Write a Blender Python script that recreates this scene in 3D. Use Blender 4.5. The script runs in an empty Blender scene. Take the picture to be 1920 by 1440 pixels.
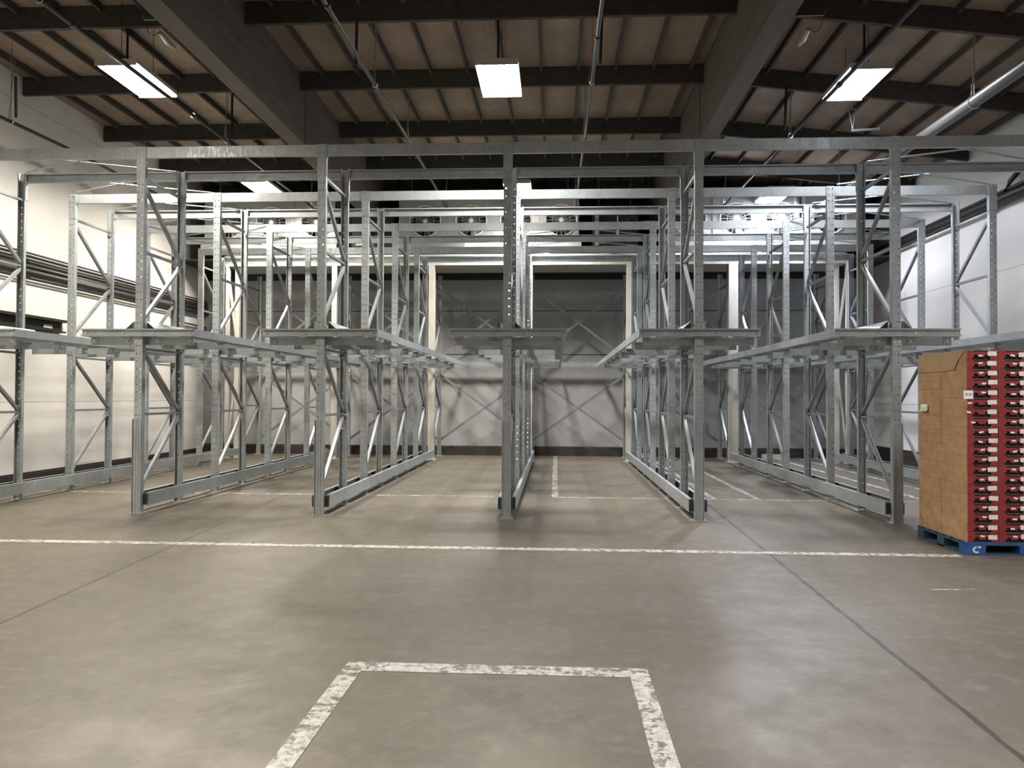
import bpy, math, random
from mathutils import Vector, Matrix
random.seed(7)
S = bpy.context.scene
C = S.collection

# ------------------------------------------------------------------ camera
F_PX, YAW, PITCH, ROLL = 1433.58, .0567, .0172, .0046
cy, sy, cp, sp, cr, sr = math.cos(YAW), math.sin(YAW), math.cos(PITCH), math.sin(PITCH), math.cos(ROLL), math.sin(ROLL)
wv = Vector((-sy * cp, cy * cp, sp)); r0 = Vector((cy, sy, 0)); u0 = r0.cross(wv)
rv = cr * r0 + sr * u0; uv = -sr * r0 + cr * u0
cam_d = bpy.data.cameras.new('camera'); cam_d.sensor_width = 36; cam_d.lens = F_PX / 1920 * 36
cam_d.clip_start = .05; cam_d.clip_end = 100
cam = bpy.data.objects.new('camera', cam_d); C.objects.link(cam)
m = Matrix((rv, uv, -wv)).transposed().to_4x4(); m.translation = Vector((0, 0, 1.55))
cam.matrix_world = m
S.camera = cam

# ------------------------------------------------------------------ world, exposure
W = bpy.data.worlds.new('world'); S.world = W; W.use_nodes = True
W.node_tree.nodes['Background'].inputs[0].default_value = (.02, .02, .022, 1)
W.node_tree.nodes['Background'].inputs[1].default_value = .2
S.view_settings.view_transform = 'Standard'; S.view_settings.look = 'None'
S.view_settings.gamma = 1; S.view_settings.use_curve_mapping = False
S.view_settings.exposure = 2.55
S.cycles.max_bounces = 8; S.cycles.diffuse_bounces = 5; S.cycles.glossy_bounces = 3
S.cycles.transparent_max_bounces = 6
S.cycles.caustics_reflective = False; S.cycles.caustics_refractive = False
S.cycles.sample_clamp_indirect = 4
S.cycles.use_denoising = True
LAMP_WATTS, TUBE_GLOW = 62.0, 7.0
WARM, NEUTRAL, COOL = (1, .925, .80), (1, .95, .89), (.93, .945, 1)
# high-bay fixtures: x, y (near end), tint, power factor, beam spread of the reflector in degrees
LAMPS = [(-6.36, 10.62, WARM, 1.35, 165), (-.86, 10.85, NEUTRAL, 1.0, 130), (4.56, 11.24, COOL, .85, 150),
         (-6.75, 16.6, WARM, 1.3, 160), (-.88, 16.95, NEUTRAL, 1.2, 135), (5.16, 17.72, (.85, .89, 1), 1.35, 160),
         (-6.4, 4.6, WARM, 1.05, 150), (4.6, 5.0, COOL, .5, 130),
         (-6.4, -1.4, WARM, 1.0, 140), (-.86, -1.3, NEUTRAL, 1, 140), (4.6, -1.2, NEUTRAL, .9, 140)]

# ------------------------------------------------------------------ materials
def mat(name, col=(.5, .5, .5), rough=.5, metal=0., fn=None):
    m = bpy.data.materials.new(name); m.use_nodes = True
    nt = m.node_tree; b = nt.nodes['Principled BSDF']
    b.inputs['Base Color'].default_value = (*col, 1)
    b.inputs['Roughness'].default_value = rough; b.inputs['Metallic'].default_value = metal
    if fn: fn(nt, b)
    return m
def nd(nt, t, **k):
    n = nt.nodes.new(t)
    for a, v in k.items():
        if a in n.inputs: n.inputs[a].default_value = v
        else: setattr(n, a, v)
    return n
def noise(nt, scale, detail=4, rough=.55, vec=None, stretch=None):
    n = nd(nt, 'ShaderNodeTexNoise'); n.inputs['Scale'].default_value = scale
    n.inputs['Detail'].default_value = detail; n.inputs['Roughness'].default_value = rough
    g = nd(nt, 'ShaderNodeNewGeometry')
    src = g.outputs['Position']
    if stretch:
        mp = nd(nt, 'ShaderNodeMapping'); mp.inputs['Scale'].default_value = stretch
        nt.links.new(src, mp.inputs[0]); src = mp.outputs[0]
    nt.links.new(src, n.inputs['Vector'])
    return n.outputs['Fac']
def ramp(nt, fac, stops):
    r = nd(nt, 'ShaderNodeValToRGB')
    e = r.color_ramp.elements
    while len(e) < len(stops): e.new(.5)
    for i, (p, c) in enumerate(stops):
        e[i].position = p; e[i].color = (*c, 1) if len(c) == 3 else c
    nt.links.new(fac, r.inputs[0]); return r.outputs[0]
def mixc(nt, fac, a, b, mode='MIX'):
    n = nd(nt, 'ShaderNodeMix', data_type='RGBA', blend_type=mode)
    for s, v in ((0, fac), (6, a), (7, b)):
        if hasattr(v, 'links') or hasattr(v, 'is_linked'): nt.links.new(v, n.inputs[s])
        else: n.inputs[s].default_value = v if s == 0 else (*v, 1)
    return n.outputs[2]
def math_(nt, op, a, b=None, c=None):
    n = nd(nt, 'ShaderNodeMath', operation=op)
    for i, v in enumerate((a, b, c)):
        if v is None: continue
        if hasattr(v, 'is_linked'): nt.links.new(v, n.inputs[i])
        else: n.inputs[i].default_value = v
    return n.outputs[0]
def bump(nt, b, h, strength=.2, dist=.01):
    n = nd(nt, 'ShaderNodeBump'); n.inputs['Strength'].default_value = strength; n.inputs['Distance'].default_value = dist
    nt.links.new(h, n.inputs['Height']); nt.links.new(n.outputs[0], b.inputs['Normal'])

def galv(c1, c2):
    def f(nt, b):
        a = noise(nt, 3.2, 6, .65); z = noise(nt, 34, 5, .7, stretch=(1, 1, .35))
        c = ramp(nt, a, [(.3, c1), (.7, c2)])
        c = mixc(nt, ramp(nt, z, [(.36, (0,) * 3), (.72, (.45,) * 3)]), c, (.20, .215, .225))
        nt.links.new(c, b.inputs['Base Color'])
        r = ramp(nt, z, [(.3, (.3,) * 3), (.75, (.52,) * 3)]); nt.links.new(r, b.inputs['Roughness'])
    return f
M = {}
M['galv'] = mat('galvanized_steel', metal=.45, fn=galv((.33, .365, .38), (.47, .505, .515)))
M['galv_dull_shaded'] = mat('dull_shaded_galvanized_steel', metal=.45, fn=galv((.20, .212, .222), (.28, .295, .305)))
M['bolt'] = mat('zinc_bolt', (.75, .75, .72), .25, .9)
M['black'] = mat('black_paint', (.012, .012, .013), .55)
M['dark_metal'] = mat('dark_metal', (.05, .05, .055), .45, .4)
M['pipe_dark'] = mat('dark_pipe_cover', (.035, .03, .028), .5)
M['pipe_grey'] = mat('grey_steel_pipe', (.05, .05, .048), .38, .5)
M['main'] = mat('main_steel_pipe', (.10, .10, .095), .42, .5)
M['pipe_black'] = mat('black_steel_pipe', (.018, .017, .016), .5, .3)
M['white_pipe'] = mat('white_pipe', (.6, .59, .55), .4)
def f_white_wall(nt, b):
    a = noise(nt, .7, 4, .6); z = noise(nt, 5, 4, .6, stretch=(1, 1, .3))
    c = ramp(nt, a, [(.3, (.70, .685, .66)), (.7, (.80, .785, .76))])
    c = mixc(nt, math_(nt, 'MULTIPLY', z, .12), c, (.42, .40, .37))
    g = nd(nt, 'ShaderNodeNewGeometry'); s = nd(nt, 'ShaderNodeSeparateXYZ'); nt.links.new(g.outputs['Position'], s.inputs[0])
    # horizontal panel seams
    for zz in (1.42, 3.95, 6.86):
        d = math_(nt, 'LESS_THAN', math_(nt, 'ABSOLUTE', math_(nt, 'SUBTRACT', s.outputs[2], zz)), .007)
        c = mixc(nt, math_(nt, 'MULTIPLY', d, .6), c, (.2, .19, .18))
    nt.links.new(c, b.inputs['Base Color'])
M['wall'] = mat('white_insulated_panel', rough=.42, fn=f_white_wall)
def f_rear(nt, b):
    a = noise(nt, .8, 4, .6)
    c = ramp(nt, a, [(.3, (.30, .30, .30)), (.7, (.37, .37, .37))])
    g = nd(nt, 'ShaderNodeNewGeometry'); s = nd(nt, 'ShaderNodeSeparateXYZ'); nt.links.new(g.outputs['Position'], s.inputs[0])
    for zz in (2.70, 3.88):
        d = math_(nt, 'LESS_THAN', math_(nt, 'ABSOLUTE', math_(nt, 'SUBTRACT', s.outputs[2], zz)), .016)
        c = mixc(nt, math_(nt, 'MULTIPLY', d, .85), c, (.02, .02, .02))
    nt.links.new(c, b.inputs['Base Color'])
M['rear'] = mat('grey_white_panel', rough=.5, fn=f_rear)
M['dark_wall'] = mat('dark_unlit_wall', (.035, .03, .027), .8)  # near-black colour stands in for the unlit space above the coolers
M['front_wall'] = mat('grey_block_wall', (.22, .21, .20), .8)
def f_floor(nt, b):
    big = noise(nt, .35, 5, .6); mid = noise(nt, 1.7, 6, .62); fine = noise(nt, 9, 6, .65); sp_ = noise(nt, 60, 3, .6)
    c = ramp(nt, big, [(.3, (.086, .074, .054)), (.7, (.122, .104, .078))])
    c = mixc(nt, ramp(nt, mid, [(.38, (0,) * 3), (.68, (.75,) * 3)]), c, (.068, .059, .046))
    c = mixc(nt, ramp(nt, fine, [(.50, (0,) * 3), (.76, (.55,) * 3)]), c, (.18, .152, .113))
    c = mixc(nt, ramp(nt, sp_, [(.62, (0,) * 3), (.8, (.3,) * 3)]), c, (.055, .05, .044))
    g = nd(nt, 'ShaderNodeNewGeometry'); s = nd(nt, 'ShaderNodeSeparateXYZ'); nt.links.new(g.outputs['Position'], s.inputs[0])
    X, Y = s.outputs[0], s.outputs[1]
    wob = math_(nt, 'MULTIPLY', math_(nt, 'SUBTRACT', noise(nt, 6, 3), .5), .03)
    for x0, k, w, dk in ((-3.40, -.07, .015, .7), (1.93, .026, .017, .9), (-9.0, 0, .012, .5)):
        xx = math_(nt, 'ADD', math_(nt, 'MULTIPLY_ADD', Y, -k, X), wob)
        d = math_(nt, 'LESS_THAN', math_(nt, 'ABSOLUTE', math_(nt, 'SUBTRACT', xx, x0)), w)
        c = mixc(nt, math_(nt, 'MULTIPLY', d, dk), c, (.016, .014, .012))
    d = math_(nt, 'LESS_THAN', math_(nt, 'ABSOLUTE', math_(nt, 'SUBTRACT', math_(nt, 'ADD', Y, wob), 9.38)), .008)
    c = mixc(nt, math_(nt, 'MULTIPLY', d, .3), c, (.05, .044, .037))
    nt.links.new(c, b.inputs['Base Color'])
    r = ramp(nt, mid, [(.3, (.36,) * 3), (.75, (.58,) * 3)]); nt.links.new(r, b.inputs['Roughness'])
    bump(nt, b, fine, .12, .004)
M['floor'] = mat('worn_concrete', fn=f_floor)
def f_paint(thr):
    def f(nt, b):
        a = noise(nt, 14, 6, .7, stretch=(1, 1, 1)); z = noise(nt, 3, 3)
        fac = math_(nt, 'ADD', math_(nt, 'MULTIPLY', a, .75), math_(nt, 'MULTIPLY', z, .25))
        al = ramp(nt, fac, [(thr - .03, (1,) * 3), (thr + .03, (.12,) * 3)])
        c = mixc(nt, ramp(nt, noise(nt, 22, 6, .7), [(.42, (0,) * 3), (.62, (1,) * 3)]), (.44, .425, .385), (.25, .24, .215)); nt.links.new(c, b.inputs['Base Color'])
        nt.links.new(al, b.inputs['Alpha'])
    return f
M['paint'] = mat('worn_white_paint', rough=.6, fn=f_paint(.535))
M['paint_thin'] = mat('faded_white_paint', rough=.6, fn=f_paint(.50))
def f_ply(nt, b):
    a = noise(nt, 1.3, 5, .6); z = noise(nt, 5, 5, .6, stretch=(1, .25, 1))
    c = ramp(nt, a, [(.3, (.23, .17, .125)), (.7, (.35, .265, .20))])
    c = mixc(nt, ramp(nt, z, [(.4, (0,) * 3), (.8, (.5,) * 3)]), c, (.13, .095, .07))
    nt.links.new(c, b.inputs['Base Color'])
M['ply'] = mat('plywood_deck', rough=.8, fn=f_ply)
def f_dwood(c1, c2):
    def f(nt, b):
        z = noise(nt, 6, 5, .6, stretch=(1, .15, 2))
        nt.links.new(ramp(nt, z, [(.3, c1), (.75, c2)]), b.inputs['Base Color'])
    return f
M['purlin'] = mat('dark_timber', rough=.8, fn=f_dwood((.035, .030, .027), (.06, .05, .043)))
M['glulam'] = mat('brown_glulam', rough=.7, fn=f_dwood((.075, .062, .051), (.13, .108, .088)))
M['lightwood'] = mat('raw_timber_block', (.28, .17, .10), .8)
M['curb'] = mat('dark_curb', rough=.8, fn=f_dwood((.016, .013, .011), (.04, .033, .027)))
M['cream'] = mat('cream_painted_steel', rough=.5, fn=lambda nt, b: nt.links.new(
    ramp(nt, noise(nt, 5, 4, .6, stretch=(1, 1, .2)), [(.3, (.42, .40, .35)), (.7, (.55, .53, .48))]), b.inputs['Base Color']))
M['slab'] = mat('off_white_soffit', (.40, .39, .36), .6)
M['evap'] = mat('white_sheet_metal', (.40, .40, .395), .35, .1)
M['evap_grey'] = mat('grey_sheet_metal', (.34, .35, .35), .4, .3)
M['white'] = mat('white_plastic', (.78, .78, .75), .4)
M['fixture'] = mat('fixture_grey', (.42, .41, .38), .5)
M['orange'] = mat('orange_red_tag', (.55, .09, .04), .5)
def emi(name, col, power):
    m = bpy.data.materials.new(name); m.use_nodes = True; nt = m.node_tree
    nt.nodes.remove(nt.nodes['Principled BSDF'])
    e = nd(nt, 'ShaderNodeEmission'); e.inputs[0].default_value = (*col, 1); e.inputs[1].default_value = power
    nt.links.new(e.outputs[0], nt.nodes['Material Output'].inputs[0]); return m
def f_card(nt, b):
    tc = nd(nt, 'ShaderNodeTexCoord'); n = nd(nt, 'ShaderNodeTexNoise'); n.inputs['Scale'].default_value = 9; n.inputs['Detail'].default_value = 4
    g = nd(nt, 'ShaderNodeNewGeometry')
    nt.links.new(g.outputs['Position'], n.inputs['Vector'])
    c = ramp(nt, n.outputs['Fac'], [(.3, (.34, .20, .10)), (.7, (.45, .28, .15))])
    # faint reddish print, a blurred patch per half box side
    mp = nd(nt, 'ShaderNodeMapping'); mp.inputs['Scale'].default_value = (1, 9, 42)
    nt.links.new(g.outputs['Position'], mp.inputs[0])
    n2 = nd(nt, 'ShaderNodeTexNoise'); n2.inputs['Scale'].default_value = 1; n2.inputs['Detail'].default_value = 5
    nt.links.new(mp.outputs[0], n2.inputs['Vector'])
    c = mixc(nt, ramp(nt, n2.outputs['Fac'], [(.56, (0,) * 3), (.66, (.35,) * 3)]), c, (.30, .095, .05))
    nt.links.new(c, b.inputs['Base Color'])
M['card'] = mat('brown_cardboard', rough=.8, fn=f_card)
M['card_pale'] = mat('pale_cardboard', rough=.8, fn=lambda nt, b: nt.links.new(
    ramp(nt, noise(nt, 5, 4), [(.4, (.40, .28, .155)), (.7, (.33, .22, .125))]), b.inputs['Base Color']))
M['red'] = mat('red_printed_card', rough=.5, fn=lambda nt, b: nt.links.new(
    ramp(nt, noise(nt, 12, 4), [(.3, (.20, .018, .017)), (.7, (.26, .028, .026))]), b.inputs['Base Color']))
M['hole'] = mat('shaded_slot_inside', (.008, .006, .006), .9)
M['sticker'] = mat('white_paper', rough=.6, fn=lambda nt, b: nt.links.new(
    ramp(nt, noise(nt, 110, 2, .5, stretch=(1, 1, 2.5)), [(.50, (.80, .78, .75)), (.62, (.42, .40, .39))]), b.inputs['Base Color']))
M['sticker_plain'] = mat('plain_white_paper', (.80, .78, .74), .6)
M['sticker_green'] = mat('green_tinted_paper', (.62, .72, .50), .6)
M['ink'] = mat('grey_ink', (.10, .10, .13), .7)
M['blue'] = mat('blue_pallet_paint', rough=.6, fn=lambda nt, b: nt.links.new(
    ramp(nt, noise(nt, 9, 5, .6), [(.3, (.012, .055, .19)), (.7, (.02, .09, .30))]), b.inputs['Base Color']))
M['blue_dark'] = mat('darker_blue_pallet', rough=.7, fn=lambda nt, b: nt.links.new(
    ramp(nt, noise(nt, 9, 5, .6), [(.3, (.018, .05, .085)), (.7, (.035, .085, .13))]), b.inputs['Base Color']))  # darker, greyer blue than the front blocks and front top board
M['pallet_logo'] = mat('pale_blue_stencil', (.55, .68, .85), .6)

# ------------------------------------------------------------------ mesh helpers
class MB:
    def __init__(s): s.v = []; s.f = []
    def poly(s, pts):
        n = len(s.v); s.v += [tuple(p) for p in pts]; s.f.append(tuple(range(n, n + len(pts)))); return s
    def box(s, x0, x1, y0, y1, z0, z1):
        n = len(s.v)
        s.v += [(x0, y0, z0), (x1, y0, z0), (x1, y1, z0), (x0, y1, z0), (x0, y0, z1), (x1, y0, z1), (x1, y1, z1), (x0, y1, z1)]
        s.f += [tuple(n + i for i in q) for q in ((0, 3, 2, 1), (4, 5, 6, 7), (0, 1, 5, 4), (1, 2, 6, 5), (2, 3, 7, 6), (3, 0, 4, 7))]
        return s
    def bar(s, p, q, a, b, up=(0, 0, 1), oa=0, ob=0):
        """rectangular bar p->q, a wide across side axis, b along the up-ish axis, offset oa/ob"""
        p, q = Vector(p), Vector(q); d = (q - p).normalized(); u = Vector(up)
        side = d.cross(u)
        if side.length < 1e-4: side = d.cross(Vector((0, 1, 0)))
        side.normalize(); u = side.cross(d)
        n = len(s.v)
        for c in (p, q):
            for i, j in ((-1, -1), (1, -1), (1, 1), (-1, 1)):
                s.v.append(tuple(c + side * (oa + i * a / 2) + u * (ob + j * b / 2)))
        s.f += [tuple(n + i for i in r) for r in ((0, 1, 2, 3), (7, 6, 5, 4), (0, 4, 5, 1), (1, 5, 6, 2), (2, 6, 7, 3), (3, 7, 4, 0))]
        return s
    def ubar(s, p, q, a, b, t=.004, up=(0, 0, 1), flip=1):
        s.bar(p, q, a, t, up, 0, flip * (b / 2 - t / 2))
        s.bar(p, q, t, b - t, up, a / 2 - t / 2, -flip * t / 2)
        s.bar(p, q, t, b - t, up, -a / 2 + t / 2, -flip * t / 2)
        return s
    def tube(s, pts, r, n=12, cap=True):
        pts = [Vector(p) for p in pts]; rings = []
        for i, p in enumerate(pts):
            d = ((pts[min(i + 1, len(pts) - 1)] - pts[max(i - 1, 0)])).normalized()
            ref = Vector((0, 0, 1)) if abs(d.z) < .9 else Vector((1, 0, 0))
            a = d.cross(ref).normalized(); b = a.cross(d)
            rr = r[i] if isinstance(r, (list, tuple)) else r
            k = len(s.v); rings.append(k)
            for j in range(n):
                t = 2 * math.pi * j / n
                s.v.append(tuple(p + a * math.cos(t) * rr + b * math.sin(t) * rr))
        for k0, k1 in zip(rings, rings[1:]):
            for j in range(n): s.f.append((k0 + j, k0 + (j + 1) % n, k1 + (j + 1) % n, k1 + j))
        if cap:
            s.f.append(tuple(rings[0] + j for j in range(n))[::-1]); s.f.append(tuple(rings[-1] + j for j in range(n)))
        return s
    def ring(s, c, R, r, axis='y', n=28, m_=6):
        c = Vector(c); k = len(s.v)
        for i in range(n):
            t = 2 * math.pi * i / n
            for j in range(m_):
                u = 2 * math.pi * j / m_
                rr = R + r * math.cos(u)
                s.v.append(tuple(c + Vector((rr * math.cos(t), r * math.sin(u), rr * math.sin(t)))))
        for i in range(n):
            for j in range(m_):
                s.f.append((k + i * m_ + j, k + i * m_ + (j + 1) % m_, k + ((i + 1) % n) * m_ + (j + 1) % m_, k + ((i + 1) % n) * m_ + j))
        return s
    def holesheet(s, x0, x1, z0, z1, y, ny, cols, pitch, r, zs=None):
        """vertical sheet in the xz-plane punched with octagonal holes; ny = +-1 gives the thickness direction"""
        t = .003 * ny
        n_rows = int((z1 - z0) / pitch)
        zoff = z0
        xs = [x0] + [(a + b) / 2 for a, b in zip(cols, cols[1:])] + [x1]
        for i in range(n_rows):
            za, zb = zoff + i * pitch, zoff + (i + 1) * pitch
            zc = (za + zb) / 2
            for j, cx in enumerate(cols):
                xa, xb = xs[j], xs[j + 1]
                outer = [(xb, zc), (xb, zb), (cx, zb), (xa, zb), (xa, zc), (xa, za), (cx, za), (xb, za)]
                inner = [(cx + r * math.cos(math.pi * k / 4), zc + r * math.sin(math.pi * k / 4)) for k in range(8)]
                k0 = len(s.v)
                for yy in (y, y + t):
                    s.v += [(px, yy, pz) for px, pz in outer] + [(px, yy, pz) for px, pz in inner]
                for k in range(8):
                    k2 = (k + 1) % 8
                    s.f.append((k0 + k, k0 + k2, k0 + 8 + k2, k0 + 8 + k))
                    s.f.append((k0 + 16 + k2, k0 + 16 + k, k0 + 24 + k, k0 + 24 + k2))
                    s.f.append((k0 + 8 + k, k0 + 8 + k2, k0 + 24 + k2, k0 + 24 + k))
        zt = zoff + n_rows * pitch
        if z1 - zt > 1e-4: s.box(x0, x1, min(y, y + t), max(y, y + t), zt, z1)
        return s
    def second(s): s.mark = len(s.f); return s
    def mesh(s, name, mt, mt2=None):
        me = bpy.data.meshes.new(name); me.from_pydata(s.v, [], s.f); me.materials.append(mt)
        if mt2:
            me.materials.append(mt2)
            for p in me.polygons[s.mark:]: p.material_index = 1
        me.update(); return me
    def build(s, name, mt, parent=None, smooth=False, loc=None):
        me = s.mesh(name, mt)
        if smooth:
            for p in me.polygons: p.use_smooth = len(p.vertices) == 4
        o = bpy.data.objects.new(name, me); C.objects.link(o)
        if parent: o.parent = parent
        if loc: o.location = loc
        return o
def tag(o, label=None, cat=None, group=None, kind=None):
    if label: o['label'] = label
    if cat: o['category'] = cat
    if group: o['group'] = group
    if kind: o['kind'] = kind
    return o
def empty(name, loc=(0, 0, 0), rz=0):
    o = bpy.data.objects.new(name, None); C.objects.link(o); o.location = loc; o.rotation_euler.z = rz
    o.empty_display_size = .1; return o
def copy_tree(o, parent=None):
    c = o.copy(); C.objects.link(c); c.parent = parent
    for ch in [x for x in bpy.data.objects if x.parent == o]: copy_tree(ch, c)
    return c
KIDS = {}
def fast_copy(o):
    """thing > part > sub-part copy with the child lists cached"""
    if o not in KIDS: KIDS[o] = [(k, [g for g in bpy.data.objects if g.parent == k]) for k in bpy.data.objects if k.parent == o]
    c = o.copy(); C.objects.link(c)
    for k, gs in KIDS[o]:
        kc = k.copy(); C.objects.link(kc); kc.parent = c
        for g in gs:
            gc = g.copy(); C.objects.link(gc); gc.parent = kc
    return c
def text_mesh(name, txt, size, mt, parent, loc, rot, shear=0, ext=.0006):
    cu = bpy.data.curves.new('t', 'FONT'); cu.body = txt; cu.size = size; cu.align_x = 'CENTER'; cu.align_y = 'CENTER'
    cu.extrude = ext; cu.shear = shear; cu.offset = size * .012
    t = bpy.data.objects.new('t', cu); C.objects.link(t)
    dg = bpy.context.evaluated_depsgraph_get(); dg.update()
    me = bpy.data.meshes.new_from_object(t.evaluated_get(dg)); me.name = name
    bpy.data.objects.remove(t); bpy.data.curves.remove(cu)
    me.materials.clear(); me.materials.append(mt)
    o = bpy.data.objects.new(name, me); C.objects.link(o); o.parent = parent; o.location = loc; o.rotation_euler = rot
    return o
def struct(name, mb, mt, label=None):
    o = mb.build(name, mt); tag(o, label, None, None, 'structure'); return o

# ------------------------------------------------------------------ layout numbers
XL, XR = -9.71, 8.3                       # side walls
YF, YR = -7.0, 22.2                       # wall behind the viewer, upper rear wall
YE = 20.6                                 # rear wall of the cooler bay
ZC = 7.33                                 # plywood deck
def roof_drop(x): return .12 * max(0., x - 2.83)
ROWX = [-.62 + 2.432 * (k - 3) for k in range(7)]
D0, PITCHY, H = 9.77, 1.137, 4.84
PY = [D0 + PITCHY * j for j in range(8)]
ROWN = ['leftmost rack row', 'second rack row from the left', 'third rack row from the left', 'middle rack row',
        'third rack row from the right', 'second rack row from the right', 'rightmost rack row']
ORD = ['first', 'second', 'third', 'fourth', 'fifth', 'sixth', 'seventh', 'eighth', 'ninth', 'tenth']
BAYN = ['leftmost bay', 'second bay from the left', 'third bay from the left', 'third bay from the right', 'second bay from the right', 'rightmost bay']

# ------------------------------------------------------------------ the setting
struct('floor', MB().box(XL - .3, XR + .3, YF - .3, YR + .3, -.15, 0), M['floor'], 'worn brown grey concrete floor')
struct('wall_left', MB().box(XL - .25, XL, YF, YR, 0, 7.6), M['wall'], 'white insulated panel wall on the left')
struct('wall_right', MB().box(XR, XR + .25, YF, YR, 0, 7.6), M['wall'], 'white insulated panel wall on the right')
struct('wall_rear', MB().box(XL, XR, YE, YE + .2, 0, 5.15), M['rear'], 'grey white panel wall behind the racks')
struct('wall_rear', MB().box(XL - .2, XR + .2, YR, YR + .2, 5.0, 7.6), M['dark_wall'], 'upper wall above the coolers, coloured dark as unlit space')
struct('wall_front', MB().box(XL, XR, YF - .2, YF, 0, 7.6), M['front_wall'])
struct('ceiling', MB().box(XL, XR, 18.95, YE, 5.0, 5.03), M['dark_wall'], 'dark roof over the rear bay')
struct('ceiling', MB().box(XL, XR, YE, YR + .2, 5.0, 5.15), M['dark_wall'])
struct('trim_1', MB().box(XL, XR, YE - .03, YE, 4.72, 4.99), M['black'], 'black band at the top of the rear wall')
struct('baseboard_rear', MB().box(XL, XR, 20.28, YE, 0, .235), M['curb'], 'dark curb along the rear wall')
bl = MB().box(XL, XL + .07, 2, YE - .35, 0, .10); bl.box(XL, XL + .03, 2, YE - .35, .10, .13)
struct('baseboard_left', bl, M['curb'])
br = MB().box(XR - .10, XR, 2, YE - .35, 0, .26); br.box(XR - .04, XR, 2, YE - .35, .26, .34)
struct('baseboard_right', br, M['curb'])

# ceiling decks (three bays between the glulam beams) with their joists as parts
def deck(x0, x1):
    z0, z1 = ZC - roof_drop(x0), ZC - roof_drop(x1)
    mb = MB(); n = 0
    mb.v += [(x0, YF, z0), (x1, YF, z1), (x1, YR, z1), (x0, YR, z0), (x0, YF, z0 + .1), (x1, YF, z1 + .1), (x1, YR, z1 + .1), (x0, YR, z0 + .1)]
    mb.f += [(0, 3, 2, 1), (4, 5, 6, 7), (0, 1, 5, 4), (1, 2, 6, 5), (2, 3, 7, 6), (3, 0, 4, 7)]
    c = struct('ceiling', mb, M['ply'], 'brown plywood roof deck between dark joists')
    PU = [3.63, 6.07] + PURL
    jm = None
    xs = []
    x = -2.2
    while x > x0: x -= .645
    while x < x1 - .1:
        if x > x0 + .1: xs.append(x)
        x += .645
    for x in xs:
        for ya, yb in zip(PU, PU[1:]):
            if yb > YR: yb = YR - .05
            if jm is None: jm = MB().box(-.021, .021, .05, 2.3, -.115, -.005).mesh('joist', M['purlin'])
            j = bpy.data.objects.new('joist', jm); C.objects.link(j); j.parent = c
            j.location = (x, ya, ZC - roof_drop(x) - .003)
    return c
PURL = [8.51, 10.94, 13.35, 15.85, 18.15, 20.5]
deck(XL, -4.71); deck(-4.71, 2.69); deck(2.69, XR)
BAYSX = [(XL + .02, -4.855, 'left'), (-4.555, 2.535, 'middle'), (2.835, XR - .02, 'right')]
for i, y in enumerate([3.63, 6.07] + PURL):
    for x0, x1, nm in BAYSX:
        za, zb = roof_drop(x0), roof_drop(x1)
        mb = MB(); t = .07
        mb.v += [(x0, y - t, 7.0 - za), (x1, y - t, 7.0 - zb), (x1, y + t * 0, 7.0 - zb), (x0, y, 7.0 - za),
                 (x0, y - t, ZC - .002 - za), (x1, y - t, ZC - .002 - zb), (x1, y, ZC - .002 - zb), (x0, y, ZC - .002 - za)]
        mb.f += [(0, 3, 2, 1), (4, 5, 6, 7), (0, 1, 5, 4), (1, 2, 6, 5), (2, 3, 7, 6), (3, 0, 4, 7)]
        o = mb.build('roof_purlin', M['purlin'])
        where = ['behind the viewer', 'just overhead', 'nearest in view', 'second in view from the front', 'third in view from the front',
                 'fourth in view from the front', 'fifth in view from the front', 'last before the rear wall'][i]
        tag(o, f'dark timber purlin across the {nm} roof bay, {where}', 'roof beam', f'purlins of the {nm} roof bay')
for x0, nm, side in ((-4.85, 'left', 1), (2.54, 'right', -1)):
    g = empty('glulam_beam', (x0 + .145, 0, 6.11))
    tag(g, f'deep brown glulam roof beam running away from the viewer, {nm} one of two', 'roof beam', 'main roof beams')
    MB().box(-.145, .145, YF, 13.58, 0, ZC - 6.112).build('timber', M['glulam'], g)
    MB().box(-.145, .145, 13.6, YR, 0, ZC - 6.112).build('timber', M['glulam'], g)
    MB().box(-.15, .15, 13.575, 13.605, -.01, ZC - 6.112).build('splice_seam', M['black'], g)
blk = MB().box(-.04, .04, -.09, -.02, 0, .33)
o = blk.build('timber_block', M['lightwood'], loc=(-5.72, 13.3, 6.98)); tag(o, 'pale raw timber block nailed to the dark purlin beside the left glulam beam', 'block')

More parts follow.
